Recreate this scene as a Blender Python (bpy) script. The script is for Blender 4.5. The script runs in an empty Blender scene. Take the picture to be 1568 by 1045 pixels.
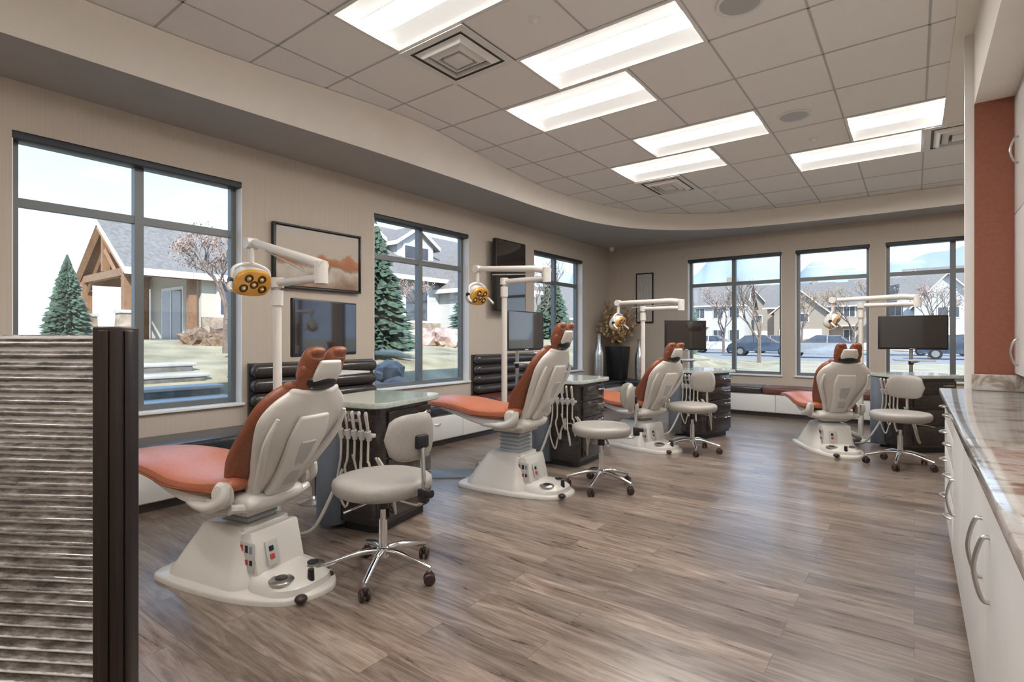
import bpy, bmesh, math, random
from mathutils import Vector, Matrix, Euler, noise
random.seed(7)
rad=math.radians
SC=bpy.context.scene
COL=SC.collection

# ------------------------------------------------------------------ materials
def base(name):
    m=bpy.data.materials.new(name); m.use_nodes=True
    nt=m.node_tree; b=nt.nodes['Principled BSDF']
    return m,nt,b
def N(nt,t,**k):
    n=nt.nodes.new(t)
    for a,v in k.items():
        if a in n.inputs: n.inputs[a].default_value=v
        else: setattr(n,a,v)
    return n
def coords(nt,scale=(1,1,1),rot=(0,0,0),out='Object'):
    tc=nt.nodes.new('ShaderNodeTexCoord'); mp=nt.nodes.new('ShaderNodeMapping')
    mp.inputs['Scale'].default_value=scale; mp.inputs['Rotation'].default_value=rot
    nt.links.new(tc.outputs[out],mp.inputs['Vector']); return mp.outputs['Vector']
def ramp(nt,fac,stops):
    r=nt.nodes.new('ShaderNodeValToRGB'); cr=r.color_ramp
    while len(cr.elements)<len(stops): cr.elements.new(.5)
    for e,(p,c) in zip(cr.elements,stops):
        e.position=p; e.color=(c[0],c[1],c[2],1)
    nt.links.new(fac,r.inputs['Fac']); return r.outputs['Color']
def bumpn(nt,b,h,st,dist=.01):
    bp=N(nt,'ShaderNodeBump'); bp.inputs['Strength'].default_value=st; bp.inputs['Distance'].default_value=dist
    nt.links.new(h,bp.inputs['Height']); nt.links.new(bp.outputs['Normal'],b.inputs['Normal'])
def M_(name,col,rough=.5,metal=0,ns=6,na=.08,bump=0,scale=(1,1,1),coat=0,em=0,emc=None,spec=.5,bd=.004):
    m,nt,b=base(name)
    v=coords(nt,scale)
    n=N(nt,'ShaderNodeTexNoise'); n.inputs['Scale'].default_value=ns; n.inputs['Detail'].default_value=4
    nt.links.new(v,n.inputs['Vector'])
    lo=[max(0,c*(1-na)) for c in col]; hi=[min(1,c*(1+na)) for c in col]
    c=ramp(nt,n.outputs['Fac'],[(.3,lo),(.7,hi)])
    nt.links.new(c,b.inputs['Base Color'])
    b.inputs['Roughness'].default_value=rough; b.inputs['Metallic'].default_value=metal
    b.inputs['Coat Weight'].default_value=coat; b.inputs['Specular IOR Level'].default_value=spec
    if bump: bumpn(nt,b,n.outputs['Fac'],bump,bd)
    if em:
        b.inputs['Emission Color'].default_value=(*(emc or col),1); b.inputs['Emission Strength'].default_value=em
    return m

wallM=M_('wall_paint',(.50,.438,.37),.85,ns=3,na=.05,scale=(30,30,.6),bump=.15)
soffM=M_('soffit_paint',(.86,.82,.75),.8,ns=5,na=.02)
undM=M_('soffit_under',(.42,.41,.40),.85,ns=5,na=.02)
tileM=M_('ceiling_tile',(.87,.845,.815),.9,ns=220,na=.04,bump=.25)
gridM=M_('ceiling_tbar_shadowed',(.50,.48,.46),.6,ns=5,na=.02)  # T-bar colour darkened to carry the shadow lines at the tile edges
whiteM=M_('white_laminate',(.70,.69,.67),.35,ns=5,na=.02)
trimM=M_('white_trim',(.80,.78,.75),.5,ns=5,na=.02)
fixM=M_('fixture_white_glow',(.80,.80,.78),.5,ns=5,na=.02,em=.22,emc=(1,.97,.93))  # weak emission stands in for lens light reflected by the pans
lensM=M_('light_lens',(.9,.9,.9),.5,ns=5,na=.01,em=17,emc=(1,.965,.92))
frameM=M_('window_aluminium',(.17,.18,.185),.45,metal=.4,ns=8,na=.04)
blackM=M_('black_plastic',(.012,.012,.014),.35,ns=10,na=.2)
gapM=M_('vent_shadow_gap',(.10,.095,.09),.6,ns=10,na=.1)
shadeM=M_('shade_cassette',(.03,.035,.045),.5,ns=10,na=.1)
plasM=M_('cream_plastic',(.64,.61,.565),.3,ns=4,na=.02,coat=.25)
leathM=M_('orange_leather',(.43,.14,.072),.36,ns=60,na=.1,bump=.12,bd=.002)
leathD=M_('rust_leather',(.235,.072,.035),.38,ns=60,na=.12,bump=.12,bd=.002)
benchM=M_('charcoal_leather',(.035,.037,.044),.26,ns=50,na=.15,bump=.1,bd=.002)
benchB=M_('brown_leather',(.046,.038,.035),.26,ns=50,na=.15,bump=.1,bd=.002,coat=.3)
benchR=M_('maroon_leather',(.15,.048,.038),.33,ns=50,na=.12,bump=.1,bd=.002)
stoolM=M_('taupe_leather',(.34,.315,.285),.4,ns=60,na=.05,bump=.08,bd=.002)
chromeM=M_('chrome',(.74,.74,.74),.12,metal=1,ns=5,na=.02)
steelM=M_('brushed_steel',(.50,.49,.47),.3,metal=1,ns=30,na=.08)
casterM=M_('caster_rubber',(.035,.018,.014),.4,ns=10,na=.2)
greyM=M_('column_grey',(.21,.25,.31),.4,ns=5,na=.05)
greyL=M_('light_grey_plastic',(.46,.455,.44),.4,ns=5,na=.03)
espM=M_('espresso_laminate',(.026,.020,.018),.22,ns=6,na=.25,scale=(1,1,8),coat=.4)
bluM=M_('slate_laminate',(.13,.155,.19),.3,ns=6,na=.08,coat=.2)
stoneM=M_('console_top_stone',(.38,.415,.375),.12,ns=25,na=.15,coat=.4)
tubeM=M_('instrument_tubing',(.46,.43,.38),.45,ns=20,na=.05)
amberM=M_('amber_lens',(.52,.26,.045),.2,ns=10,na=.08,coat=.5,em=.03,emc=(1,.5,.08))
amberD=M_('reflector_bowl',(.15,.075,.02),.15,metal=.7,ns=10,na=.1)
redM=M_('red_label',(.45,.04,.035),.4)
terraM=M_('terracotta_paint',(.28,.098,.06),.75,ns=40,na=.08,bump=.1)
postM=M_('bronze_post',(.026,.017,.015),.3,metal=.3,ns=8,na=.2,scale=(1,1,.2))
silvM=M_('silver_vase',(.6,.6,.6),.3,metal=.9,ns=60,na=.35,bump=.4)
leafG=M_('gold_leaf',(.42,.28,.14),.6,ns=8,na=.35)
leafP=M_('pink_leaf',(.42,.30,.26),.7,ns=4,na=.3)
twigM=M_('bark',(.17,.13,.11),.9,ns=14,na=.3,bump=.3)
pineM=M_('pine_needles',(.055,.095,.065),.8,ns=9,na=.6,bump=.5)
hedgeM=M_('brown_hedge',(.20,.135,.095),.9,ns=12,na=.5,bump=.8,bd=.05)
rockM=M_('boulder_rock',(.21,.20,.19),.85,ns=4,na=.35,bump=.6,bd=.05)
grassM=M_('winter_grass',(.33,.285,.185),.95,ns=1.2,na=.35)
dryM=M_('dry_lawn',(.40,.345,.24),.95,ns=.6,na=.2)
asphM=M_('asphalt',(.27,.27,.28),.9,ns=3,na=.1)
concM=M_('concrete',(.46,.45,.43),.85,ns=3,na=.1)
riseM=M_('stone_riser',(.14,.14,.135),.9,ns=8,na=.3,bump=.4)
sidM=M_('house_siding',(.52,.485,.42),.7,ns=2,na=.05,scale=(.3,.3,12))
sid2=M_('house_siding_white',(.52,.53,.54),.7,ns=2,na=.05,scale=(.3,.3,12))
sid3=M_('house_siding_tan',(.36,.30,.245),.7,ns=2,na=.06,scale=(.3,.3,12))
brickM=M_('stone_wainscot',(.33,.26,.21),.85,ns=6,na=.35,bump=.5)
roofM=M_('roof_shingle',(.20,.185,.175),.9,ns=9,na=.25)
timbM=M_('timber_beam',(.24,.13,.07),.6,ns=10,na=.2)
hwinM=M_('house_glass',(.07,.08,.10),.1,ns=3,na=.2)
mtnM=M_('mountain',(.30,.36,.44),1,ns=.02,na=.25)
carS=M_('car_silver',(.42,.44,.47),.25,metal=.5,coat=.6)
carB=M_('car_bluegrey',(.06,.085,.13),.25,metal=.4,coat=.6)
carW=M_('car_white',(.7,.7,.7),.25,coat=.6)
matM=M_('floor_mat_slate',(.17,.205,.25),.5)

def floor_mat():
    m,nt,b=base('vinyl_plank')
    v=coords(nt)
    br=N(nt,'ShaderNodeTexBrick'); br.offset=.37; br.offset_frequency=2; br.squash=1
    for k,x in (('Scale',1),('Brick Width',1.22),('Row Height',.155),('Mortar Size',.001),('Mortar Smooth',.1),('Bias',0.0)):
        br.inputs[k].default_value=x
    br.inputs['Color1'].default_value=(0,0,0,1); br.inputs['Color2'].default_value=(1,1,1,1); br.inputs['Mortar'].default_value=(.5,.5,.5,1)
    nt.links.new(v,br.inputs['Vector'])
    sc=N(nt,'ShaderNodeVectorMath',operation='SCALE'); sc.inputs['Scale'].default_value=7.3
    nt.links.new(br.outputs['Color'],sc.inputs[0])
    ad=N(nt,'ShaderNodeVectorMath',operation='ADD'); nt.links.new(v,ad.inputs[0]); nt.links.new(sc.outputs[0],ad.inputs[1])
    mp=N(nt,'ShaderNodeMapping'); mp.inputs['Scale'].default_value=(1.0,8,1); nt.links.new(ad.outputs[0],mp.inputs['Vector'])
    n1=N(nt,'ShaderNodeTexNoise'); n1.inputs['Scale'].default_value=2.2; n1.inputs['Detail'].default_value=10; n1.inputs['Roughness'].default_value=.66; n1.inputs['Distortion'].default_value=1.2
    nt.links.new(mp.outputs[0],n1.inputs['Vector'])
    mp2=N(nt,'ShaderNodeMapping'); mp2.inputs['Scale'].default_value=(3,80,1); nt.links.new(ad.outputs[0],mp2.inputs['Vector'])
    n2=N(nt,'ShaderNodeTexNoise'); n2.inputs['Scale'].default_value=2; n2.inputs['Detail'].default_value=5; nt.links.new(mp2.outputs[0],n2.inputs['Vector'])
    c1=ramp(nt,n1.outputs['Fac'],[(.30,(.085,.056,.042)),(.43,(.172,.126,.099)),(.55,(.25,.195,.16)),(.72,(.36,.297,.252))])
    c2=ramp(nt,br.outputs['Color'],[(0,(.74,.73,.72)),(.5,(.97,.97,.97)),(1,(1.24,1.22,1.20))])
    mx=N(nt,'ShaderNodeMix',data_type='RGBA',blend_type='MULTIPLY'); mx.inputs[0].default_value=1
    nt.links.new(c1,mx.inputs[6]); nt.links.new(c2,mx.inputs[7])
    c3=ramp(nt,n2.outputs['Fac'],[(.3,(.74,.73,.72)),(.7,(1.0,1.0,1.0))])
    mx2=N(nt,'ShaderNodeMix',data_type='RGBA',blend_type='MULTIPLY'); mx2.inputs[0].default_value=1
    nt.links.new(mx.outputs[2],mx2.inputs[6]); nt.links.new(c3,mx2.inputs[7])
    mx3=N(nt,'ShaderNodeMix',data_type='RGBA'); nt.links.new(br.outputs['Fac'],mx3.inputs[0])
    nt.links.new(mx2.outputs[2],mx3.inputs[6]); mx3.inputs[7].default_value=(.065,.047,.037,1)
    nt.links.new(mx3.outputs[2],b.inputs['Base Color'])
    rr=N(nt,'ShaderNodeMapRange'); rr.inputs[3].default_value=.22; rr.inputs[4].default_value=.38
    nt.links.new(n1.outputs['Fac'],rr.inputs[0]); nt.links.new(rr.outputs[0],b.inputs['Roughness'])
    b.inputs['Coat Weight'].default_value=.3; b.inputs['Coat Roughness'].default_value=.2
    bumpn(nt,b,n2.outputs['Fac'],.15,.002)
    return m
floorM=floor_mat()

def marble():
    m,nt,b=base('granite_counter'); v=coords(nt,(1,1.6,1))
    n=N(nt,'ShaderNodeTexNoise'); n.inputs['Scale'].default_value=3.0; n.inputs['Detail'].default_value=9; n.inputs['Distortion'].default_value=2.2; n.inputs['Roughness'].default_value=.6
    nt.links.new(v,n.inputs['Vector'])
    c=ramp(nt,n.outputs['Fac'],[(.3,(.16,.115,.09)),(.41,(.31,.25,.21)),(.48,(.50,.465,.43)),(.6,(.57,.55,.53)),(.75,(.35,.325,.305))])
    nt.links.new(c,b.inputs['Base Color']); b.inputs['Roughness'].default_value=.1; b.inputs['Coat Weight'].default_value=.4
    return m
marbM=marble()

def glassm():
    m,nt,b=base('window_glass'); nt.nodes.remove(b)
    out=[n for n in nt.nodes if n.type=='OUTPUT_MATERIAL'][0]
    t=N(nt,'ShaderNodeBsdfTransparent'); g=N(nt,'ShaderNodeBsdfGlossy'); g.inputs['Roughness'].default_value=.02
    n=N(nt,'ShaderNodeTexNoise'); n.inputs['Scale'].default_value=2
    r=ramp(nt,n.outputs['Fac'],[(.0,(.95,.97,.97)),(1,(.98,1,1))]); nt.links.new(r,t.inputs['Color'])
    mx=N(nt,'ShaderNodeMixShader'); mx.inputs[0].default_value=.04
    nt.links.new(t.outputs[0],mx.inputs[1]); nt.links.new(g.outputs[0],mx.inputs[2]); nt.links.new(mx.outputs[0],out.inputs[0])
    return m
glassM=glassm()

def screenm():
    m,nt,b=base('monitor_screen'); v=coords(nt)
    n=N(nt,'ShaderNodeTexNoise'); n.inputs['Scale'].default_value=1.5; nt.links.new(v,n.inputs['Vector'])
    c=ramp(nt,n.outputs['Fac'],[(.3,(.012,.010,.010)),(.7,(.03,.02,.018))]); nt.links.new(c,b.inputs['Base Color'])
    b.inputs['Roughness'].default_value=.06; b.inputs['Coat Weight'].default_value=1
    return m
screenM=screenm()

def ribm():
    m,nt,b=base('ribbed_resin'); v=coords(nt,(1,1,1))
    n=N(nt,'ShaderNodeTexNoise'); n.inputs['Scale'].default_value=16; n.inputs['Detail'].default_value=6; n.inputs['Roughness'].default_value=.7
    mp=N(nt,'ShaderNodeMapping'); mp.inputs['Scale'].default_value=(1,1,4); nt.links.new(v,mp.inputs['Vector']); nt.links.new(mp.outputs[0],n.inputs['Vector'])
    w=N(nt,'ShaderNodeTexWave',bands_direction='Z'); w.inputs['Scale'].default_value=12.5; w.inputs['Distortion'].default_value=.7; w.inputs['Detail'].default_value=3; w.inputs['Detail Scale'].default_value=3
    nt.links.new(v,w.inputs['Vector'])
    c1=ramp(nt,n.outputs['Fac'],[(.35,(.042,.034,.030)),(.5,(.13,.11,.098)),(.66,(.30,.275,.255))])
    c2=ramp(nt,w.outputs['Fac'],[(.62,(0,0,0)),(.88,(1,1,1))])
    mx=N(nt,'ShaderNodeMix',data_type='RGBA'); nt.links.new(c2,mx.inputs[0]); nt.links.new(c1,mx.inputs[6]); mx.inputs[7].default_value=(.80,.79,.78,1)
    nt.links.new(mx.outputs[2],b.inputs['Base Color']); b.inputs['Roughness'].default_value=.22; b.inputs['Coat Weight'].default_value=.6
    bumpn(nt,b,n.outputs['Fac'],.5,.006)
    return m
ribM=ribm()

def paintingm():
    m,nt,b=base('landscape_canvas')
    tc=N(nt,'ShaderNodeTexCoord'); sp=N(nt,'ShaderNodeSeparateXYZ'); nt.links.new(tc.outputs['Object'],sp.inputs[0])
    n=N(nt,'ShaderNodeTexNoise'); n.inputs['Scale'].default_value=6; n.inputs['Detail'].default_value=6; nt.links.new(tc.outputs['Object'],n.inputs['Vector'])
    ma=N(nt,'ShaderNodeMath',operation='MULTIPLY_ADD'); ma.inputs[1].default_value=.34; ma.inputs[2].default_value=-.17; nt.links.new(n.outputs['Fac'],ma.inputs[0])
    ad=N(nt,'ShaderNodeMath',operation='ADD'); nt.links.new(sp.outputs['Z'],ad.inputs[0]); nt.links.new(ma.outputs[0],ad.inputs[1])
    mr=N(nt,'ShaderNodeMapRange'); mr.inputs[1].default_value=-.3; mr.inputs[2].default_value=.3; nt.links.new(ad.outputs[0],mr.inputs[0])
    c=ramp(nt,mr.outputs[0],[(.0,(.22,.13,.08)),(.18,(.40,.32,.24)),(.28,(.48,.45,.40)),(.36,(.28,.15,.08)),(.45,(.38,.13,.05)),(.55,(.42,.20,.10)),(.60,(.46,.40,.34)),(.8,(.48,.42,.36)),(1,(.46,.42,.39))])
    nt.links.new(c,b.inputs['Base Color']); b.inputs['Roughness'].default_value=.6
    return m
canvasM=paintingm()
def sketchm():
    m,nt,b=base('sketch_print'); v=coords(nt)
    w=N(nt,'ShaderNodeTexWave',bands_direction='X'); w.inputs['Scale'].default_value=5; w.inputs['Distortion'].default_value=9; w.inputs['Detail Scale'].default_value=1.2
    nt.links.new(v,w.inputs['Vector'])
    c=ramp(nt,w.outputs['Fac'],[(.3,(.45,.43,.41)),(.5,(.38,.36,.34)),(.55,(.14,.12,.11)),(.62,(.42,.40,.38))])
    nt.links.new(c,b.inputs['Base Color']); return m
sketchM=sketchm()

# ------------------------------------------------------------------ mesh builder
def cat(pts,n=5,closed=False):
    P=[tuple(p) for p in pts]; out=[]; L=len(P)
    rng=range(L if closed else L-1)
    for i in rng:
        if closed: a,b,c,d=P[i-1],P[i],P[(i+1)%L],P[(i+2)%L]
        else: a,b,c,d=P[max(i-1,0)],P[i],P[i+1],P[min(i+2,L-1)]
        for k in range(n):
            t=k/n
            out.append(tuple(.5*((2*b[j])+(-a[j]+c[j])*t+(2*a[j]-5*b[j]+4*c[j]-d[j])*t*t+(-a[j]+3*b[j]-3*c[j]+d[j])*t**3) for j in range(len(b))))
    if not closed: out.append(P[-1])
    return out
def sg(x,p): return math.copysign(abs(x)**(2/p),x)
def rrect(w,d,r,n=5,cx=0,cy=0):
    o=[]
    for (sx,sy,a0) in ((1,1,0),(-1,1,90),(-1,-1,180),(1,-1,270)):
        for i in range(n+1):
            a=rad(a0+90*i/n); o.append((cx+sx*(w/2-r)+r*math.cos(a),cy+sy*(d/2-r)+r*math.sin(a)))
    return o
def T(x=0,y=0,z=0,rx=0,ry=0,rz=0,s=1):
    return Matrix.Translation((x,y,z))@Euler((rad(rx),rad(ry),rad(rz))).to_matrix().to_4x4()@Matrix.Scale(s,4)
class MB:
    def __init__(s): s.v=[];s.f=[];s.m=[];s.mats=[];s.X=Matrix()
    def mi(s,m):
        if m not in s.mats: s.mats.append(m)
        return s.mats.index(m)
    def add(s,vs,fs,m,M=None):
        o=len(s.v); X=s.X@M if M is not None else s.X
        s.v+= [tuple(X@Vector(p)) for p in vs]
        k=s.mi(m)
        for f in fs: s.f.append(tuple(o+i for i in f)); s.m.append(k)
    def bm(s,b,m,M=None):
        b.verts.index_update()
        s.add([v.co.copy() for v in b.verts],[[v.index for v in f.verts] for f in b.faces],m,M); b.free()
    def box(s,x0,x1,y0,y1,z0,z1,m,bev=0,M=None,seg=2):
        b=bmesh.new(); bmesh.ops.create_cube(b,size=1)
        for v in b.verts: v.co=Vector(((v.co.x+.5)*(x1-x0),(v.co.y+.5)*(y1-y0),(v.co.z+.5)*(z1-z0)))
        for v in b.verts: v.co+=Vector((x0,y0,z0))
        if bev: bmesh.ops.bevel(b,geom=b.edges[:],offset=bev,segments=seg,affect='EDGES',profile=.5)
        s.bm(b,m,M)
    def cyl(s,r1,r2,z0,z1,m,M=None,n=20):
        s.lathe([(r1,z0),(r2,z1)],m,M,n)
    def lathe(s,prof,m,M=None,n=24,cap=True):
        rings=[[(r*math.cos(2*math.pi*i/n),r*math.sin(2*math.pi*i/n),z) for i in range(n)] for r,z in prof]
        s.loft(rings,m,M,cap)
    def loft(s,rings,m,M=None,cap=True,closed=True):
        n=len(rings[0]); vs=[p for r in rings for p in r]; fs=[]
        for i in range(len(rings)-1):
            for j in range(n if closed else n-1):
                a=i*n+j; b=i*n+(j+1)%n; fs.append((a,b,b+n,a+n))
        if cap:
            fs.append(tuple(range(n-1,-1,-1))); fs.append(tuple((len(rings)-1)*n+j for j in range(n)))
        s.add(vs,fs,m,M)
    def prism(s,out,levels,m,M=None):
        R=[]
        for l in levels:
            if len(l)==2: z,a=l; R.append([(x*a,y*a,z) for x,y in out])
            else: z,a,b,dx,dy=l; R.append([(x*a+dx,y*b+dy,z) for x,y in out])
        s.loft(R,m,M)
    def ell(s,rx,ry,rz,m,M=None,u=16,v=10,p=2):
        R=[]
        for i in range(v+1):
            a=-math.pi/2+math.pi*i/v; c=max(sg(math.cos(a),p),.01); z=sg(math.sin(a),p)
            R.append([(rx*c*sg(math.cos(2*math.pi*j/u),p),ry*c*sg(math.sin(2*math.pi*j/u),p),rz*z) for j in range(u)])
        s.loft(R,m,M)
    def tube(s,pts,r,m,n=8,sub=4,M=None,flat=1):
        if sub>1: pts=cat(pts,sub)
        P=[Vector(p[:3]) for p in pts]
        if isinstance(r,(list,tuple)):
            rr=[]; L=len(P)
            for i in range(L):
                t=i/(L-1)*(len(r)-1); k=min(int(t),len(r)-2); rr.append(r[k]+(r[k+1]-r[k])*(t-k))
        else: rr=[r]*len(P)
        R=[];up=None
        for i,p in enumerate(P):
            t=(P[min(i+1,len(P)-1)]-P[max(i-1,0)])
            t=t.normalized() if t.length>1e-9 else Vector((0,0,1))
            if up is None:
                up=Vector((0,0,1)) if abs(t.z)<.9 else Vector((1,0,0))
            up=(up-t*up.dot(t)).normalized(); sd=t.cross(up)
            R.append([tuple(p+up*(math.sin(2*math.pi*j/n)*rr[i]*flat)+sd*(math.cos(2*math.pi*j/n)*rr[i])) for j in range(n)])
        s.loft(R,m,M)
    def pathloft(s,path,m,M=None,p=3,n=24,sub=4,dish=0,y0=0):
        Q=cat(path,sub); R=[]
        L=len(Q); S=[]
        def tan(i):
            a=Q[max(i-1,0)];b=Q[min(i+1,L-1)]; t=Vector((b[0]-a[0],b[1]-a[1])); return t.normalized()
        for a in (82,60,35,15):
            x,z,w,t=Q[0]; tt=tan(0); e=-t/2*math.sin(rad(a)); S.append((x+tt.x*e,z+tt.y*e,w-t*(1-math.cos(rad(a))),t*math.cos(rad(a)),tt))
        for i in range(L): x,z,w,t=Q[i]; S.append((x,z,w,t,tan(i)))
        for a in (15,35,60,82):
            x,z,w,t=Q[-1]; tt=tan(L-1); e=t/2*math.sin(rad(a)); S.append((x+tt.x*e,z+tt.y*e,w-t*(1-math.cos(rad(a))),t*math.cos(rad(a)),tt))
        for x,z,w,t,tt in S:
            nx,nz=-tt.y,tt.x; ring=[]
            for j in range(n):
                a=2*math.pi*j/n; yy=sg(math.cos(a),p); o=t/2*sg(math.sin(a),p)+dish*yy*yy
                ring.append((x+nx*o,y0+w/2*yy,z+nz*o))
            R.append(ring)
        s.loft(R,m,M)
    def mesh(s,name,angle=38):
        me=bpy.data.meshes.new(name); me.from_pydata(s.v,[],s.f)
        for m in s.mats: me.materials.append(m)
        for i,p in enumerate(me.polygons): p.material_index=s.m[i]
        b=bmesh.new(); b.from_mesh(me); bmesh.ops.recalc_face_normals(b,faces=b.faces[:]); b.to_mesh(me); b.free()
        me.polygons.foreach_set('use_smooth',[True]*len(me.polygons))
        me.set_sharp_from_angle(angle=rad(angle)); me.update(); return me
    def make(s,name,loc=(0,0,0),rz=0,angle=38):
        return inst(s.mesh(name,angle),name,loc,rz)
def inst(me,name,loc=(0,0,0),rz=0):
    o=bpy.data.objects.new(name,me); o.location=loc; o.rotation_euler=(0,0,rad(rz)); COL.objects.link(o); return o

# ------------------------------------------------------------------ room constants
XL=-4.9; YF=9.7; YB=-3.0; HC=3.30; HS=3.03; XR=.86; XR2=3.0
SILL=.67; HEAD=2.69; TRANS=2.22

b=MB(); b.box(XL-.2,XR2+.2,YB-.2,YF+.2,-.12,0,floorM); b.make('floor')

def wall(name,axis,c0,c1,s0,s1,z0,z1,ops,m):
    b=MB()
    def bx(a,bb,za,zb):
        if bb-a<1e-4 or zb-za<1e-4: return
        if axis=='x': b.box(c0,c1,a,bb,za,zb,m)
        else: b.box(a,bb,c0,c1,za,zb,m)
    cur=s0
    for (a,e,za,zb) in ops:
        bx(cur,a,z0,z1); bx(a,e,z0,za); bx(a,e,zb,z1); cur=e
    bx(cur,s1,z0,z1); return b.make(name)
LW=[(.82,2.37),(3.86,5.47),(7.05,8.62)]
FW=[(-3.31,-1.75,1),(-1.546,-.536,0),(-.342,1.22,1)]
wall('wall_left','x',XL-.2,XL,YB-.2,YF+.2,0,3.49,[(a,c,SILL,HEAD) for a,c in LW],wallM)
wall('wall_far','y',YF,YF+.2,XL,XR2,0,3.49,[(a,c,SILL-.03,HEAD) for a,c,_ in FW],wallM)
wall('wall_right','x',XR,XR+.1,YB,4.72,0,3.49,[],wallM)
wall('wall_return','y',4.72,4.82,XR+.1,XR2,0,3.49,[],wallM)
wall('wall_right_alcove','x',XR2,XR2+.2,4.72,YF+.2,0,3.49,[],wallM)
wall('wall_back','y',YB-.2,YB,XL,XR+.1,0,3.49,[],wallM)
b=MB(); b.box(XL-.5,XR2+.5,YB-.5,YF+.5,3.5,3.62,roofM); b.make('roof_slab')

# windows -----------------------------------------------------------
def window(idx,axis,a,e,mull):
    b=MB(); z0=SILL if axis=='x' else SILL-.03
    W=e-a; H=HEAD-z0
    def bx(s0,s1,d0,d1,za,zb,m,bev=0):
        if axis=='x': b.box(XL-d1,XL-d0,a+s0,a+s1,za,zb,m,bev)
        else: b.box(a+s0,a+s1,YF+d0,YF+d1,za,zb,m,bev)
    f=.05
    bx(0,f,.10,.16,z0,HEAD,frameM); bx(W-f,W,.10,.16,z0,HEAD,frameM)
    bx(f,W-f,.10,.16,z0,z0+f,frameM); bx(f,W-f,.10,.16,HEAD-f,HEAD,frameM)
    bx(f,W-f,.10,.16,TRANS-.03,TRANS+.03,frameM)
    if mull: bx(W/2-.032,W/2+.032,.095,.165,z0+f,HEAD-f,frameM)
    bx(f,W-f,.128,.134,z0+f,HEAD-f,glassM)
    bx(.0,W,.0,.09,HEAD-.055,HEAD-.002,shadeM,.008)
    bx(-.02,W+.02,-.03,.098,z0-.02,z0+.004,trimM,.004)
    bx(0,.006,.0,.1,z0,HEAD-.055,trimM); bx(W-.006,W,.0,.1,z0,HEAD-.055,trimM)
    b.make('window_%d'%idx)
k=1
for a,e in LW: window(k,'x',a,e,1); k+=1
for a,e,mm in FW: window(k,'y',a,e,mm); k+=1

# ceiling -----------------------------------------------------------
xl=[-1.12+.6*i for i in range(-7,8)]
yl=[-3.0,-2.3,-1.7,-1.1,-.5,.1,.7,1.35,1.95,2.52,3.1,3.7,4.37,5.05,5.75,6.5,7.3,8.1,8.9,9.7]
fx=[(-2.92,1.95),(-2.32,3.1),(-2.92,3.7),(-2.32,5.05),(-2.92,5.75),(-.52,5.75),(-1.12,6.5),
    (-2.32,.1),(-.52,1.35),(-1.12,-1.1),(-3.52,-1.7),(1.28,7.3),(-1.12,-2.3)]  # this row: out-of-view panels, added for extra room light
skip=set(); 
def ci(L,v): return min(range(len(L)),key=lambda i:abs(L[i]-v))
for x,y in fx:
    i=ci(xl,x); j=ci(yl,y); skip.add((i,j)); skip.add((i+1,j))
b=MB()
for i in range(len(xl)-1):
    for j in range(len(yl)-1):
        if (i,j) in skip: continue
        x0,x1,y0,y1=max(xl[i],XL),xl[i+1],yl[j],yl[j+1]
        b.box(x0+.001,x1-.001,y0+.001,y1-.001,HC,HC+.02,tileM,.003,seg=1)
b.make('ceiling')
b=MB()
for x in xl:
    if x<XL: continue
    for j in range(len(yl)-1):
        i=ci(xl,x)
        if (i,j) in skip and (i-1,j) in skip and any(abs(x-.6-f0)<.01 and abs(yl[j]-f1)<.01 for f0,f1 in fx): continue
        b.box(x-.007,x+.007,yl[j],yl[j+1],HC-.003,HC+.03,gridM)
for y in yl[1:-1]: b.box(XL,XR2,y-.007,y+.007,HC-.003,HC+.03,gridM)
b.make('trim_ceiling_grid')

def fixture(x,y,w,d):
    b=MB(); 
    for (a,c,e,g) in ((0,w,0,.022),(0,w,d-.022,d),(0,.022,.022,d-.022),(w-.022,w,.022,d-.022)):
        b.box(a,c,e,g,-.008,.012,trimM)
    b.box(0,w,0,d,.10,.115,fixM)
    for (a,c,e,g) in ((0,w,0,.008),(0,w,d-.008,d),(0,.008,0,d),(w-.008,w,0,d)): b.box(a,c,e,g,.012,.115,fixM)
    lw=d*.17
    for sgn in (0,1):
        pts=[]
        for i in range(9):
            t=i/8; yy=.022+t*(d/2-lw-.022); zz=.012+.05*math.sin(t*math.pi*.55)
            pts.append((yy,zz))
        if sgn: pts=[(d-p,q) for p,q in pts]
        vs=[(.022,p,q) for p,q in pts]+[(w-.022,p,q) for p,q in pts]
        b.add(vs,[(i,i+1,i+10,i+9) for i in range(8)],fixM)
    b.box(.03,w-.03,d/2-lw,d/2+lw,.024,.030,lensM)
    for yy in (d/2-lw-.006,d/2+lw-.002): b.box(.022,w-.022,yy,yy+.008,.022,.075,fixM)
    b.box(.022,.03,d/2-lw,d/2+lw,.022,.07,fixM); b.box(w-.03,w-.022,d/2-lw,d/2+lw,.022,.07,fixM)
    b.make('ceiling_light_panel',(x,y,HC))
for x,y in fx:
    j=ci(yl,y); fixture(x+.002,yl[j]+.002,1.196,yl[j+1]-yl[j]-.004)

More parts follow.
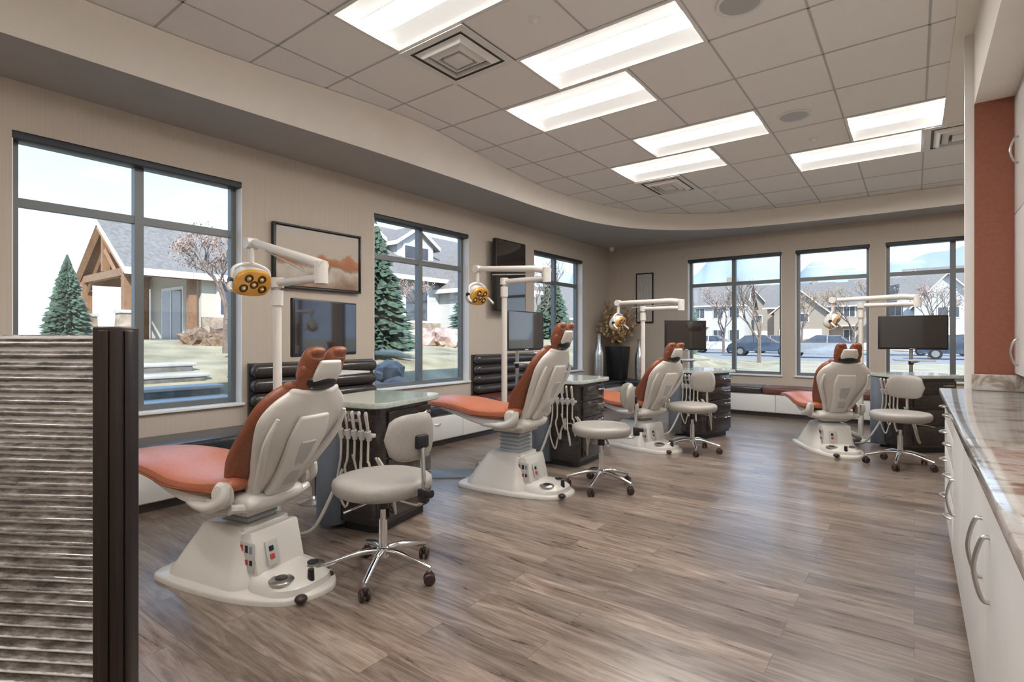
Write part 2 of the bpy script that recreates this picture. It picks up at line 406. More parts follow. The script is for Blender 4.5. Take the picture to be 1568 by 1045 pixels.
def vent(x,y,w,d):
    b=MB(); c=(w/2,d/2)
    def sq(s0,s1,z0,z1,m):
        o=[(c[0]+a*s0*w/2,c[1]+bb*s0*d/2,z0) for a,bb in ((-1,-1),(1,-1),(1,1),(-1,1))]
        i=[(c[0]+a*s1*w/2,c[1]+bb*s1*d/2,z1) for a,bb in ((-1,-1),(1,-1),(1,1),(-1,1))]
        b.add(o+i,[(k,(k+1)%4,(k+1)%4+4,k+4) for k in range(4)],m)
    sq(1,.82,-.012,-.012,trimM); sq(1,1,-.012,0,trimM); sq(.82,.82,-.012,-.004,gapM)
    for s0,s1 in ((.74,.60),(.52,.38)):
        sq(s0,s1,-.010,-.036,trimM); sq(s1,s1-.03,-.036,-.036,trimM); sq(s1-.03,s1-.03,-.036,-.004,trimM)
    b.box(c[0]-.13*w,c[0]+.13*w,c[1]-.13*d,c[1]+.13*d,-.036,-.006,trimM,.003)
    b.box(0,w,0,d,-.004,0,gapM)
    b.make('air_vent',(x,y,HC-.004))
vent(-2.92,2.52,.6,.58); vent(-2.92,6.5,.6,.8); vent(.08,6.5,.6,.8)
for x,y in ((-.875,5.42),(-.84,3.39)):
    b=MB(); b.lathe([(.14,0),(.14,-.008),(.125,-.014),(.118,-.008),(.05,-.012),(.001,-.014)],trimM,n=32)
    b.lathe([(.116,-.0085),(.05,-.0125),(.001,-.0145)],greyL,n=32,cap=False); b.make('ceiling_speaker',(x,y,HC-.001))
for x,y in ((-1.93,2.78),(-.82,6.17),(-2.2,7.6)):
    b=MB(); b.lathe([(.045,0),(.045,-.006),(.02,-.01),(.012,-.03),(.001,-.032)],trimM,n=20); b.make('fire_sprinkler',(x,y,HC-.001))

# soffit -----------------------------------------------------------
up=[(-3.98,-3.0),(-3.97,-1),(-3.97,.6),(-3.94,1.6),(-3.85,2.3),(-3.74,3.0),(-3.72,3.6),(-3.82,4.4),(-3.92,5.2),(-3.97,6.1),(-3.85,7.1),(-3.58,7.9),(-3.1,8.55),(-2.4,8.95),(-1.5,9.12),(-.4,9.18),(1.2,9.2),(2.99,9.2)]
lo=[(-4.2,-3.0),(-4.2,-1),(-4.19,.6),(-4.16,1.6),(-4.12,2.3),(-4.08,3.0),(-4.06,3.6),(-4.05,4.4),(-4.05,5.2),(-4.04,6.1),(-3.93,7.1),(-3.62,7.95),(-3.1,8.55),(-2.4,8.93),(-1.5,9.1),(-.4,9.15),(1.2,9.15),(2.99,9.15)]
U=cat(up,6); Lw=cat(lo,6)
b=MB(); n=len(U)
K=6
rows=[[(Lw[i][0]+(U[i][0]-Lw[i][0])*k/K,Lw[i][1]+(U[i][1]-Lw[i][1])*k/K,HS+(HC-.0035-HS)*k/K) for i in range(n)] for k in range(K+1)]
b.loft(rows,soffM,cap=False,closed=False)
b.make('soffit_band')
b=MB()
W=[]
for i in range(n):
    x,y=Lw[i]
    if y<7.1: W.append((XL,y,HS))
    elif x<-3.05: 
        W.append((XL,min(y+ (9.7-7.1)*((y-7.1)/1.45)*.45,YF),HS))
    else: W.append((x,YF,HS))
low=[(x,y,HS) for x,y in Lw]
out=[];inn=[]
done=False
for i in range(n):
    if not done and Lw[i][0]>=-3.05:
        inn.append(low[i]); out.append((XL,YF,HS)); done=True
    inn.append(low[i]); out.append(W[i])
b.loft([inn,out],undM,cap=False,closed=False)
b.make('soffit_underside')

# right side soffit / drywall strip ----------------------------------
b=MB(); b.box(.21,XR-.002,YB,6.5,HC-.012,HC-.001,soffM); b.make('ceiling_drywall_strip')
b=MB(); b.box(.317,XR-.002,YB,4.655,2.81,HC-.012,soffM); b.make('soffit_cabinet')
b=MB(); b.box(.27,XR,4.66,4.72,0,HC-.012,trimM,.003); b.make('wall_end_panel')
b=MB(); b.box(.317,.84,4.622,4.66,.93,2.81,terraM); b.make('wall_terracotta')

# base cabinets ------------------------------------------------------
def bow(b,y,z0,z1,x,dirv='z',r=.006):
    if dirv=='z': pts=[(x,y,z0),(x-.018,y,z0+.01),(x-.034,y,(z0+z1)/2),(x-.018,y,z1-.01),(x,y,z1)]
    else: pts=[(x,z0,y),(x-.018,z0+.008,y),(x-.034,(z0+z1)/2,y),(x-.018,z1-.008,y),(x,z1,y)]
    b.tube(pts,r,steelM,n=8,sub=5)
b=MB()
CX=.165
b.box(CX+.02,XR-.01,YB+.02,4.655,.09,.885,whiteM)
b.box(CX+.07,XR-.01,YB+.02,4.655,0,.09,shadeM)
for y0,y1,t,hy in ((4.14,4.64,'d',0),(3.64,4.14,'d',0),(2.95,3.64,'p',3.52),(2.05,2.95,'p',2.15),(1.15,2.05,'p',1.95),(.25,1.15,'p',.35),(-.65,.25,'p',.15),(-1.4,-.65,'d',0),(-2.15,-1.4,'p',-1.55),(-2.96,-2.15,'p',-2.25)):
    if t=='d':
        for za,zb in ((.095,.36),(.365,.55),(.555,.715),(.72,.875)):
            b.box(CX,CX+.02,y0+.002,y1-.002,za+.002,zb-.002,whiteM,.002)
            bow(b,(za+zb)/2+.03,(y0+y1)/2-.06,(y0+y1)/2+.06,CX,'y')
    else:
        b.box(CX,CX+.02,y0+.002,y1-.002,.097,.875,whiteM,.002)
        bow(b,hy,.36 if hy>3 else .54,.54 if hy>3 else .72,CX,'z',.006)
b.box(CX-.03,XR-.012,YB+.02,4.655,.885,.925,marbM,.008)
b.box(.30,XR-.012,4.60,4.620,.925,1.03,marbM,.004)
b.box(XR-.03,XR-.012,YB+.02,4.60,.925,1.03,marbM,.004)
b.make('base_cabinet')
b=MB(); b.box(.53,XR-.032,YB+.02,4.62,1.035,2.805,whiteM)
y=4.62
for i in range(8):
    b.box(.508,.53,y-.6+.002,y-.002,1.04,2.05,whiteM,.003); b.box(.508,.53,y-.6+.002,y-.002,2.056,2.80,whiteM,.003)
    for z0 in (1.10,2.34):
        yy=y-.17 if i%2==0 else y-.43
        b.tube([(.508,yy,z0),(.488,yy,z0+.01),(.47,yy,z0+.08),(.488,yy,z0+.15),(.508,yy,z0+.16)],.006,steelM,n=8)
    y-=.6
b.make('wall_cabinet')

# benches -------------------------------------------------------------
b=MB()
BX=-4.38
b.box(XL+.004,BX-.02,YB+.01,YF-.01,.07,.36,whiteM); b.box(XL+.004,BX-.06,YB+.01,YF-.01,0,.07,benchB)
y=YB+.05
while y<9.1:
    e=min(y+.86,9.16); b.box(BX-.02,BX,y+.003,e-.003,.08,.352,whiteM,.003)
    b.tube([(BX,(y+e)/2-.05,.27),(BX+.025,(y+e)/2,.27),(BX,(y+e)/2+.05,.27)],.005,steelM,n=6)
    y=e
segs=[(YB+.02,-.7,benchM),(-.7,.85,benchM),(.85,2.4,benchM),(2.4,3.85,benchR),(3.85,5.45,benchM),(5.45,7.05,benchR),(7.05,9.66,benchM)]
for a,c,m in segs:
    b.box(XL+.005,BX+.02,a+.004,c-.004,.362,.475,m,.035,seg=4)
b.make('bench_left')
b=MB()
BY=9.2
b.box(-4.35,XR2-.01,BY+.02,YF-.005,.07,.36,whiteM); b.box(-4.35,XR2-.01,BY+.06,YF-.005,0,.07,benchB)
x=-4.33
while x<2.9:
    e=min(x+.86,2.97); b.box(x+.003,e-.003,BY,BY+.02,.08,.352,whiteM,.003); x=e
for a,c,m in ((-4.34,-2.9,benchM),(-2.9,-1.95,benchB),(-1.95,-1.0,benchR),(-1.0,.1,benchR),(.1,1.5,benchR),(1.5,2.97,benchM)):
    b.box(a+.004,c-.004,BY-.02,YF-.006,.362,.475,m,.035,seg=4)
b.make('bench_far')
for a,c in ((2.42,3.82),(5.52,7.0)):
    b=MB()
    b.box(0,.03,a,c,.48,1.03,benchB)
    for i in range(4):
        z=.48+.1375*i
        b.box(.0,.135,a,c,z+.004,z+.1335,benchB,.06,seg=6)
    b.make('bench_backrest',(XL+.004,0,0))

# ------------------------------------------------------------------ dental chair
def dental_chair(loc,rz,S,beta,KL=.9):
    b=MB()
    out=cat([(-.46,-.20),(-.46,.20),(-.30,.27),(.12,.27),(.36,.20),(.50,.10),(.52,-.02),(.46,-.15),(.34,-.22),(.1,-.27),(-.30,-.27)],4,True)
    b.prism(out,[(0,1),(.018,1),(.026,.99),(.030,.97)],plasM)
    r=rrect(.58,.46,.09,5)
    b.prism(r,[(.028,1.0,1.0,-.10,0),(.06,.985,.98,-.10,0),(.08,.93,.93,-.095,0),(.17,.80,.82,-.07,0),(.25,.66,.70,-.05,0),(.285,.62,.66,-.04,0),(.305,.54,.58,-.03,0)],plasM)
    r=rrect(.36,.36,.14,6)
    b.prism(r,[(.028,1,1,.30,-.01),(.06,.97,.97,.30,-.01),(.085,.85,.85,.28,-.01),(.10,.60,.62,.25,-.01)],plasM)
    b.box(-.07,.07,-.15,.15,0,.23,plasM,.02,M=T(.17,0,.06,0,-14,0))
    b.box(-.004,.004,-.07,.0,.0,.12,greyL,.002,M=T(.238,-.02,.12,0,-14,0))
    b.box(-.004,.005,-.055,-.03,.03,.055,redM,.001,M=T(.241,-.02,.12,0,-14,0))
    b.box(-.004,.005,-.055,-.03,.07,.095,blackM,.001,M=T(.241,-.02,.12,0,-14,0))
    b.box(.10,.21,-.155,-.148,.10,.25,greyL,.002)
    for i,(mm,dx) in enumerate(((redM,.115),(blackM,.15),(greyM,.18))):
        b.box(dx,dx+.018,-.158,-.15,.20,.235,mm,.001)
        b.box(dx,dx+.018,-.158,-.15,.14,.165,(blackM,redM,blackM)[i],.001)
    for (px,py) in ((.36,-.12),(.36,.08)):
        b.lathe([(.055,.085),(.06,.10),(.05,.108),(.001,.11)],steelM,T(px,py,-.01),n=20)
        b.lathe([(.03,.10),(.028,.112),(.001,.114)],blackM,T(px,py,-.008),n=16)
    b.cyl(.018,.015,.05,.12,blackM,T(.45,-.02,0)); b.ell(.03,.03,.02,casterM,T(.50,-.13,.03)); 
    H0=.30;H1=S-.13
    b.box(-.10,.08,-.085,.085,H0-.02,H1,greyL,.012)
    nn=max(2,int((H1-H0)/.03))
    for i in range(nn):
        z=H0+(H1-H0)*i/nn
        b.box(-.108,.088,-.093,.093,z,z+.014,greyM,.004)
    b.box(-.16,.14,-.14,.14,S-.17,S-.11,plasM,.02)
    b.box(-.13,.12,-.14,.14,H0-.025,H0+.01,plasM,.012)
    b.pathloft([(.17,S-.09,.36,.09),(.0,S-.095,.44,.11),(-.25,S-.075,.46,.09),(-.5,S-.035,.40,.06),(-.7,S-.01,.32,.035)],plasM,p=4)
    b.pathloft([(-.62,S-.005,.30,.03),(-.9,S+.0,.30,.025),(-1.04,S-.02,.24,.02)],greyL,p=4)
    b.pathloft([(.09,S+.015,.46,.09),(-.08,S-.005,.51,.10),(-.28,S+.0,.53,.10),(-.5,S+.035,.50,.085),(-.75,S+.045,.45,.07),(-.98,S+.03,.41,.055),(-1.09,S+.01,.34,.045)],leathM,p=3.4,dish=.012,sub=5)
    b.tube([(.05,-.255,S-.02),(-.28,-.268,S-.025),(-.5,-.25,S+.005),(-.75,-.224,S+.02),(-1.0,-.2,S+.012)],.006,leathD,n=6)
    b.tube([(.05,.255,S-.02),(-.28,.268,S-.025),(-.5,.25,S+.005),(-.75,.224,S+.02),(-1.0,.2,S+.012)],.006,leathD,n=6)
    B=rad(beta); d=(math.cos(B),math.sin(B)); nb=(math.sin(B),-math.cos(B)); px,pz=.09,S+.02
    def q(s,o,w,t): s=s*KL; return (px+d[0]*s+nb[0]*o,pz+d[1]*s+nb[1]*o,w*.93,t)
    b.pathloft([q(.0,.0,.42,.10),q(.10,-.015,.46,.13),q(.22,-.01,.50,.12),q(.36,.01,.545,.10),q(.50,.012,.55,.085),q(.60,.01,.47,.075),q(.66,.01,.34,.06)],leathD,p=3,dish=.035,sub=5)
    b.pathloft([q(.04,-.035,.26,.06),q(.18,-.045,.30,.07),q(.40,-.02,.34,.06),q(.58,-.01,.27,.05)],leathM,p=3,sub=4)
    b.pathloft([q(-.04,.085,.26,.07),q(.08,.09,.32,.08),q(.22,.085,.42,.085),q(.38,.08,.53,.075),q(.50,.07,.57,.06),q(.60,.062,.49,.05),q(.67,.055,.34,.04)],plasM,p=3.2,dish=.03,sub=5)
    b.pathloft([q(.02,.130,.18,.05),q(.2,.14,.20,.05),q(.42,.125,.24,.04),q(.54,.105,.20,.03)],plasM,p=4,sub=4)
    b.pathloft([q(.10,.163,.08,.012),q(.4,.150,.10,.012)],greyL,p=5)
    for sy in (-1,1):
        pts=[]
        for s_,o_,y_ in ((.0,.10,.11),(.2,.11,.17),(.4,.105,.225),(.55,.09,.215)):
            x,z,_,_=q(s_,o_,0,0); pts.append((x,sy*y_,z))
        b.tube(pts,[.02,.022,.016,.01],plasM,n=8)
    for sy in (-1,1):
        b.lathe([(.062,0),(.066,.02),(.05,.04),(.001,.045)],plasM,T(.10,sy*.225,S-.03,-90*sy if sy>0 else 90),n=24)
        b.tube([(-.22,sy*.20,S-.11),(-.08,sy*.25,S-.10),(.06,sy*.275,S-.085),(.15,sy*.275,S-.035),(.165,sy*.27,S+.03)],[.014,.022,.028,.030,.022],plasM,n=12)
        b.tube([(.10,sy*.12,S-.15),(.16,sy*.16,S-.11),(.15,sy*.24,S-.09)],.022,plasM,n=8)
        b.box(-.05,.12,sy*.20-.03,sy*.20+.03,S-.14,S-.06,plasM,.02)
    x,z,_,_=q(.62,.03,0,0); x2,z2,_,_=q(.80,.0,0,0)
    for yy in (-.03,.03): b.tube([(x,yy,z),(x2,yy,z2)],.008,steelM,sub=1)
    b.ell(.05,.10,.05,blackM,T(q(.74,.03,0,0)[0],0,q(.74,.03,0,0)[1]))
    b.pathloft([q(.70,.02,.26,.06),q(.76,.005,.29,.075),q(.80,.0,.29,.07)],leathD,p=2.6)
    for sy in (-1,1):
        b.pathloft([q(.75,-.005,.11,.075),q(.82,-.015,.125,.085),q(.88,-.02,.115,.075),q(.905,-.012,.09,.05)],leathD,p=2.4,y0=sy*.073)
    b.pathloft([q(.72,.05,.16,.03),q(.80,.045,.18,.035),q(.86,.03,.15,.03)],plasM,p=3)
    b.pathloft([q(.74,-.03,.14,.05),q(.81,-.035,.11,.04)],leathM,p=2.6)
    b.tube([(-.30,.18,.10),(-.36,.30,.16),(-.30,.42,.10),(-.42,.48,.04),(-.60,.42,.035),(-.62,.30,.035)],.03,tubeM,n=10)
    b.tube([(-.3,-.1,.02),(-.5,-.05,.008),(-.58,.1,.008),(-.5,.22,.008)],.005,blackM,n=6)
    b.make('dental_chair',(loc[0],loc[1],0),rz)

def stool(loc,face,S=.53,legrot=0):
    b=MB()
    for i in range(5):
        a=rad(72*i+legrot); c,s_=math.cos(a),math.sin(a)
        b.tube([(.03*c,.03*s_,.135),(.12*c,.12*s_,.13),(.29*c,.29*s_,.085)],[.018,.017,.012],chromeM,n=10)
        b.cyl(.009,.009,.05,.09,chromeM,T(.285*c,.285*s_,0),n=8)
        M=T(.285*c,.285*s_,.03,0,0,72*i+legrot+35)
        for o in (-.016,.016):
            b.lathe([(.001,-.009),(.024,-.009),(.03,-.004),(.03,.004),(.024,.009),(.001,.009)],casterM,M@T(0,o,0,90),n=18)
        b.ell(.02,.012,.026,casterM,M@T(0,0,.02))
    b.lathe([(.03,.10),(.038,.12),(.034,.15),(.028,.155)],chromeM)
    b.cyl(.024,.022,.15,.30,chromeM); b.cyl(.014,.014,.30,S-.09,chromeM)
    b.lathe([(.03,S-.17),(.03,S-.10),(.09,S-.088),(.16,S-.08)],blackM)
    b.tube([(.02,-.02,S-.10),(.03,-.20,S-.11),(.02,-.27,S-.12)],.006,chromeM,n=8)
    R=[]
    for (s_,z) in ((.80,-.085),(.93,-.075),(.99,-.055),(1.0,-.03),(.985,-.012),(.93,-.0),(.8,.006),(.5,.004),(.02,.0)):
        R.append([(.245*s_*sg(math.cos(2*math.pi*j/36),2.3),.255*s_*sg(math.sin(2*math.pi*j/36),2.3),S+z) for j in range(36)])
    b.loft(R,stoolM)
    b.tube([(.02,0,S-.10),(.18,0,S-.105),(.27,0,S-.10),(.295,0,S-.04),(.29,0,S+.10),(.285,0,S+.22)],.012,chromeM,n=10,flat=1)
    b.box(.27,.32,-.022,.022,S-.09,S-.02,blackM,.008); b.cyl(.02,.02,0,.04,blackM,T(.31,0,S-.04,0,90,0),n=12)
    b.box(.265,.30,-.04,.04,S+.18,S+.25,blackM,.012)
    R=[]; n=20
    for i in range(13):
        t=i/12; a=-1+2*t
        yy=.165*a; xx=.245-.055*a*a*1.0
        hh=.115*(1-abs(a)**4)**.5+.004 if abs(a)<1 else .004; th=.03*(1-abs(a)**5)**.5+.003 if abs(a)<1 else .003
        R.append([(xx+th*sg(math.cos(2*math.pi*j/n),2.6),yy,S+.235+hh*sg(math.sin(2*math.pi*j/n),2.6)) for j in range(n)])
    b.loft(R,stoolM)
    b.make('rolling_stool',(loc[0],loc[1],0),face)

def console(loc,rz):
    b=MB()
    b.prism(rrect(.44,.54,.06),[(0,1),(.07,1)],blackM)
    b.prism(rrect(.50,.60,.07,6),[(.06,1),(.815,1)],espM)
    b.lathe([(.105,.03),(.11,.04),(.11,.80),(.105,.81)],bluM,T(-.17,-.26,0),n=32)
    b.lathe([(.08,.03),(.085,.04),(.085,.80),(.08,.81)],bluM,T(-.17,.24,0),n=32)
    zs=[.09,.30,.48,.64,.79]
    for i in range(4):
        b.box(.245,.268,-.22,.26,zs[i]+.004,zs[i+1]-.004,espM,.006)
        b.tube([(.268,.10,zs[i+1]-.05),(.29,.11,zs[i+1]-.05),(.29,.21,zs[i+1]-.05),(.268,.22,zs[i+1]-.05)],.006,chromeM,n=6,sub=2)
    b.prism(rrect(.62,.74,.10,8),[(.815,.97),(.822,1),(.848,1),(.855,.99)],stoneM)
    b.box(-.03,.10,-.312,-.298,.72,.79,greyL,.004)
    for i in range(3): b.box(-.02+.04*i,.0+.04*i,-.316,-.31,.74,.77,blackM,.001)
    b.box(.0,.26,-.38,-.34,.64,.665,greyL,.006); b.box(.10,.16,-.35,-.29,.62,.66,greyL,.006)
    for i in range(5):
        x=.015+.055*i
        b.cyl(.017,.02,-.03,.03,greyL,T(x,-.385,.655,12),n=12)
        b.cyl(.009,.012,-.02,.12,(tubeM,chromeM,greyL,chromeM,tubeM)[i],T(x,-.385,.67,12),n=10)
        b.ell(.012,.012,.02,greyL,T(x,-.41,.79))
        dz=.28+.05*((i*37)%5)
        b.tube([(x,-.385,.63),(x,-.39,.50),(x+.01*(i-2),-.40,dz+.05),(x+.02,-.37,dz-.10),(x+.03-.015*i,-.33,dz+.0),(.10,-.30,.42)],.0075,tubeM,n=8)
    for i in range(2):
        b.tube([(.22+.02*i,-.3,.5),(.33+.03*i,-.30,.35),(.31,-.22,.15+.05*i),(.26,-.15,.12),(.20,-.10,.2)],.008,tubeM,n=8)
    b.tube([(-.05,-.30,.40),(-.08,-.42,.18),(-.12,-.50,.05),(-.22,-.54,.02)],.012,tubeM,n=8)
    b.make('dental_console',(loc[0],loc[1],0),rz)

def monitor(loc,ang,zc):
    b=MB()
    b.box(-.02,.012,-.35,.35,zc-.21,zc+.21,blackM,.008)
    b.box(.010,.015,-.335,.335,zc-.185,zc+.197,screenM)
    b.box(-.05,-.02,-.18,.18,zc-.12,zc+.12,blackM,.02)
    b.box(.012,.014,-.03,.03,zc-.203,zc-.195,greyL)
    b.tube([(-.05,0,zc),(-.10,0,zc-.02),(-.11,0,zc-.12)],.018,greyL,n=10)
    b.cyl(.02,.02,.02,zc-.05,steelM,T(-.11,0,0),n=16)
    b.lathe([(.12,0),(.12,.01),(.03,.03),(.02,.05)],steelM,T(-.11,0,0),n=28)
    b.box(-.02,.26,-.20,.20,zc-.345,zc-.33,greyL,.006)
    b.tube([(-.11,0,zc-.37),(.0,.02,zc-.365),(.12,.05,zc-.35)],.012,greyL,n=8)
    b.cyl(.028,.028,zc-.40,zc-.34,blackM,T(-.11,0,0),n=16)
    b.make('computer_monitor',(loc[0],loc[1],0),ang)

def lamp(loc,z1,z2,L1,L2,rz,tilt):
    b=MB()
    zt=z1-.05
    b.lathe([(.11,0),(.11,.012),(.045,.03),(.033,.06)],plasM,n=28)
    b.cyl(.030,.027,.05,zt-.02,plasM,n=18)
    b.cyl(.020,.020,zt-.03,z1-.01,steelM,n=14); b.cyl(.037,.037,zt-.10,zt+.0,plasM,n=20)
    b.cyl(.04,.04,z1-.03,z1+.035,plasM,n=20)
    b.tube([(0,0,z1),(L1*.5,0,z1),(L1,0,z1)],.026,plasM,n=12,sub=1)
    b.cyl(.04,.04,z1-.035,z1+.10,plasM,T(L1,0,0),n=20)
    x2=L1-L2
    b.tube([(L1+.03,0,z1+.07),(L1-L2*.15,0,z1+.08+(z2-z1)*.12),(x2+.05,0,z2)],[.034,.032,.026],plasM,n=14,sub=1)
    b.tube([(L1-L2*.2,0,z1+.05),(x2+.2,0,z2-.07)],.006,greyL,n=6,sub=1)
    b.cyl(.04,.04,-.04,.04,plasM,T(x2,0,z2,90),n=20)
    b.cyl(.02,.02,z2-.14,z2,plasM,T(x2,0,0),n=14)
    zh=z2-.27
    b.tube([(x2,-.13,zh),(x2,-.12,zh+.09),(x2,0,zh+.13),(x2,.12,zh+.09),(x2,.13,zh)],.012,plasM,n=8)
    M=T(x2,0,zh,0,tilt,0)
    out=cat([(-.13,-.03),(-.10,-.085),(0,-.10),(.10,-.085),(.13,-.03),(.12,.06),(.06,.10),(-.06,.10),(-.12,.06)],4,True)
    def ring(s_,x): return [(x,p*s_,q_*s_) for p,q_ in out]
    b.loft([ring(.25,-.09),ring(.62,-.085),ring(.88,-.055),ring(1.0,-.01),ring(1.0,.02)],plasM,M)
    b.loft([ring(.97,.0),ring(.97,.03),ring(.90,.042),ring(.5,.048)],amberM,M)
    for (py,pz) in ((-.065,-.03),(.065,-.03),(-.045,.045),(.045,.045),(0,-.0)):
        b.lathe([(.030,0),(.030,.006),(.022,.008),(.014,.002),(.001,.001)],amberD,M@T(.044,py,pz,0,90,0),n=18)
        b.ell(.008,.008,.008,plasM,M@T(.052,py,pz))
    for sy in (-1,1):
        b.tube([(.0,sy*.13,0),(.05,sy*.17,-.02),(.10,sy*.17,-.03)],.012,plasM,n=8,M=M)
        b.cyl(.02,.02,-.02,.02,blackM,M@T(-.0,sy*.135,0,90),n=14)
    b.make('dental_lamp',(loc[0],loc[1],0),rz)

dental_chair((-2.83,1.42),12,.53,54,.88)
dental_chair((-2.70,3.62),5,.65,60,.88)
dental_chair((-2.55,5.88),-18,.51,57,.86)
dental_chair((-.77,7.0),-62,.50,58,.86)
stool((-2.26,1.84),3,.53,12)
stool((-2.11,4.03),35,.53,30)
stool((-1.97,5.92),75,.53,5)
stool((-.11,6.50),80,.53,40)
console((-3.02,2.42),12); console((-2.85,4.75),3); console((-2.23,7.03),-18); console((.0,7.62),-50)
monitor((-3.58,2.37),16,1.34); monitor((-3.32,4.62),2,1.34); monitor((-2.56,7.42),-32,1.30); monitor((-.02,8.2),-84,1.33)
lamp((-3.36,1.86),1.63,1.93,.5,.85,0,30)
lamp((-3.22,4.12),1.82,1.97,.5,.85,0,30)
lamp((-2.80,6.50),1.64,1.73,.5,.85,0,30)
lamp((-.52,7.75),1.66,1.74,.55,.85,-4,30)

b=MB(); b.prism(rrect(.5,.3,.03),[(0,1),(.008,1),(.012,.98)],matM); me=b.mesh('floor_mat')
inst(me,'floor_mat',(-3.45,3.55,0),40); inst(me,'floor_mat',(-3.35,6.3,0),10)

# ------------------------------------------------------------------ partition
b=MB()
nx,nz=26,420; Lp=.95; Hp=1.27
vs=[];fs=[]
for side in (0,1):
    o=len(vs)
    for i in range(nx+1):
        for j in range(nz+1):
            x=-.03-Lp*i/nx; z=.03+(Hp-.03)*j/nz
            w=noise.noise(Vector((x*3,0,z*6)))*.35
            h=.006*math.sin(z*2*math.pi/.0255+w*2.2)
            y=(-.012-h) if side==0 else (.012+h)
            vs.append((x,y,z))
    for i in range(nx):
        for j in range(nz):
            a=o+i*(nz+1)+j; fs.append((a,a+1,a+nz+2,a+nz+1))
b.add(vs,fs,ribM)
b.box(-.03-Lp,-.03,-.012,.012,.0,.03,postM); b.box(-.03-Lp,-.03,-.014,.014,Hp-.004,Hp+.006,ribM,.002)
b.box(-.03,.028,-.03,.03,0,1.293,postM,.004); b.box(-.012,.010,-.035,-.03,0,1.285,postM,.002)
b.box(.028,.033,-.012,.012,0,1.285,postM,.002)
ang=math.degrees(math.atan2(.527,.85))
b.make('partition_screen',(-1.378,.398,0),ang,angle=60)

# ------------------------------------------------------------------ wall art, tv
b=MB()
b.box(0,.035,-.5,.5,-.315,.315,blackM,.003); b.box(.03,.040,-.47,.47,-.285,.285,canvasM)
for a in ((-.5,.5,.295,.315),(-.5,.5,-.315,-.295),):
    b.box(.035,.05,a[0],a[1],a[2],a[3],blackM,.002)
for a in (-.5,.48): b.box(.035,.05,a,a+.02,-.295,.295,blackM,.002)
b.make('wall_painting',(XL+.004,3.145,2.065))
b=MB()
b.box(.10,.17,-.36,.36,-.52,.52,blackM,.01); b.box(.168,.173,-.34,.34,-.50,.50,screenM)
b.box(0,.10,-.12,.12,-.15,.15,blackM,.01); b.make('wall_television',(XL+.003,6.22,2.17))
b=MB(); b.box(-.175,.175,-.03,0,-.48,.48,espM,.004); b.box(-.15,.15,-.034,-.028,-.455,.455,sketchM); b.make('framed_print',(-4.135,YF-.003,2.03))
b=MB(); b.lathe([(.05,0),(.05,-.03),(.04,-.06),(.001,-.085)],trimM); b.make('security_camera',(-4.72,9.45,HS-.001))

# ------------------------------------------------------------------ corner plant & vases
b=MB()
b.prism(rrect(.30,.30,.05,5),[(0,.95),(.02,1.0),(.60,1.3),(.62,1.3),(.62,1.22),(.55,1.2)],blackM)
for i in range(80):
    a=random.uniform(0,2*math.pi); e=random.uniform(.25,1.0)
    R_=.48*random.uniform(.3,1); top=.70+.80*e*random.uniform(.6,1)
    p=[(0,0,.55),(R_*.3*math.cos(a),R_*.3*math.sin(a),.62+(top-.62)*.55),(R_*math.cos(a),R_*math.sin(a),top)]
    p=[(max(x,-.28),min(y,.30),z) for x,y,z in p]
    c=cat(p,5); b.tube(p,[.005,.004,.002],twigM,n=4,sub=5)
    for k in range(16):
        q=c[min(len(c)-1,4+k%7)]
        M=T(max(-.3,q[0]+random.uniform(-.06,.06)),min(.33,q[1]+random.uniform(-.06,.06)),q[2]+random.uniform(-.06,.06),random.uniform(0,360),random.uniform(0,360),random.uniform(0,360))
        l=random.uniform(.045,.09)
        b.add([(0,0,0),(l*.5,l*.3,.004),(l,0,0),(l*.5,-l*.3,.004)],[(0,1,2,3)],leafG,M)
b.make('dried_plant_arrangement',(-4.50,9.25,.479))
b=MB()
prof=cat([(.07,0),(.085,.02),(.09,.3),(.085,.5),(.05,.62),(.033,.70),(.033,.82),(.042,.86)],4); b.lathe(prof,silvM,n=28)
me=b.mesh('bottle_vase'); o=inst(me,'bottle_vase',(-4.68,8.86,.479)); o=inst(me,'bottle_vase',(-4.12,9.40,.479)); o.scale=(.9,.9,.88)

# ------------------------------------------------------------------ exterior
def hz(x,y):
    z=-.06
    if x<-5.2:
        def ss(t): t=max(0,min(1,t)); return t*t*(3-2*t)
        fade=1-ss((y-22)/12)
        z=-.06+fade*(ss((-x-6.3)/3.2)*.85+ss((-x-9.5)/5)*.4)
        z+=fade*.05*noise.noise(Vector((x*.3,y*.3,0)))
    return z
def grid(name,xs,ys,m,zf):
    b=MB(); vs=[(x,y,zf(x,y)) for x in xs for y in ys]; n=len(ys)
    b.add(vs,[(i*n+j,i*n+j+1,(i+1)*n+j+1,(i+1)*n+j) for i in range(len(xs)-1) for j in range(n-1)],m)
    return b.make(name)
grid('ground_left',[-60,-40,-30,-25]+[-20+.5*i for i in range(30)]+[-5.15],[-25+1.0*i for i in range(36)]+[11+2*i for i in range(15)]+[60,90],grassM,hz)
b=MB(); b.box(-5.15,80,9.95,34,-.3,-.06,dryM); b.box(-60,80,34,40,-.3,-.05,asphM)
b.box(-5.15,80,16,17.6,-.06,-.04,concM); b.box(-60,80,40,45,-.3,-.055,asphM); b.box(-60,80,45,58,-.3,-.05,asphM); b.box(-200,160,58,520,-.3,-.06,dryM)
b.make('ground_far')
b=MB(); b.box(-5.15,80,-25,9.95,-.3,-.14,concM); b.make('ground_near')
b=MB()
for i in range(6):
    x=-6.7-.46*i; z=.10+.145*i
    b.box(x-.55,x,1.5,3.6,z-.3,z+.02,riseM,.02); b.box(x-.50,x+.02,1.45,3.65,z+.0,z+.05,concM,.015)
b.make('stone_steps')
b=MB(); 
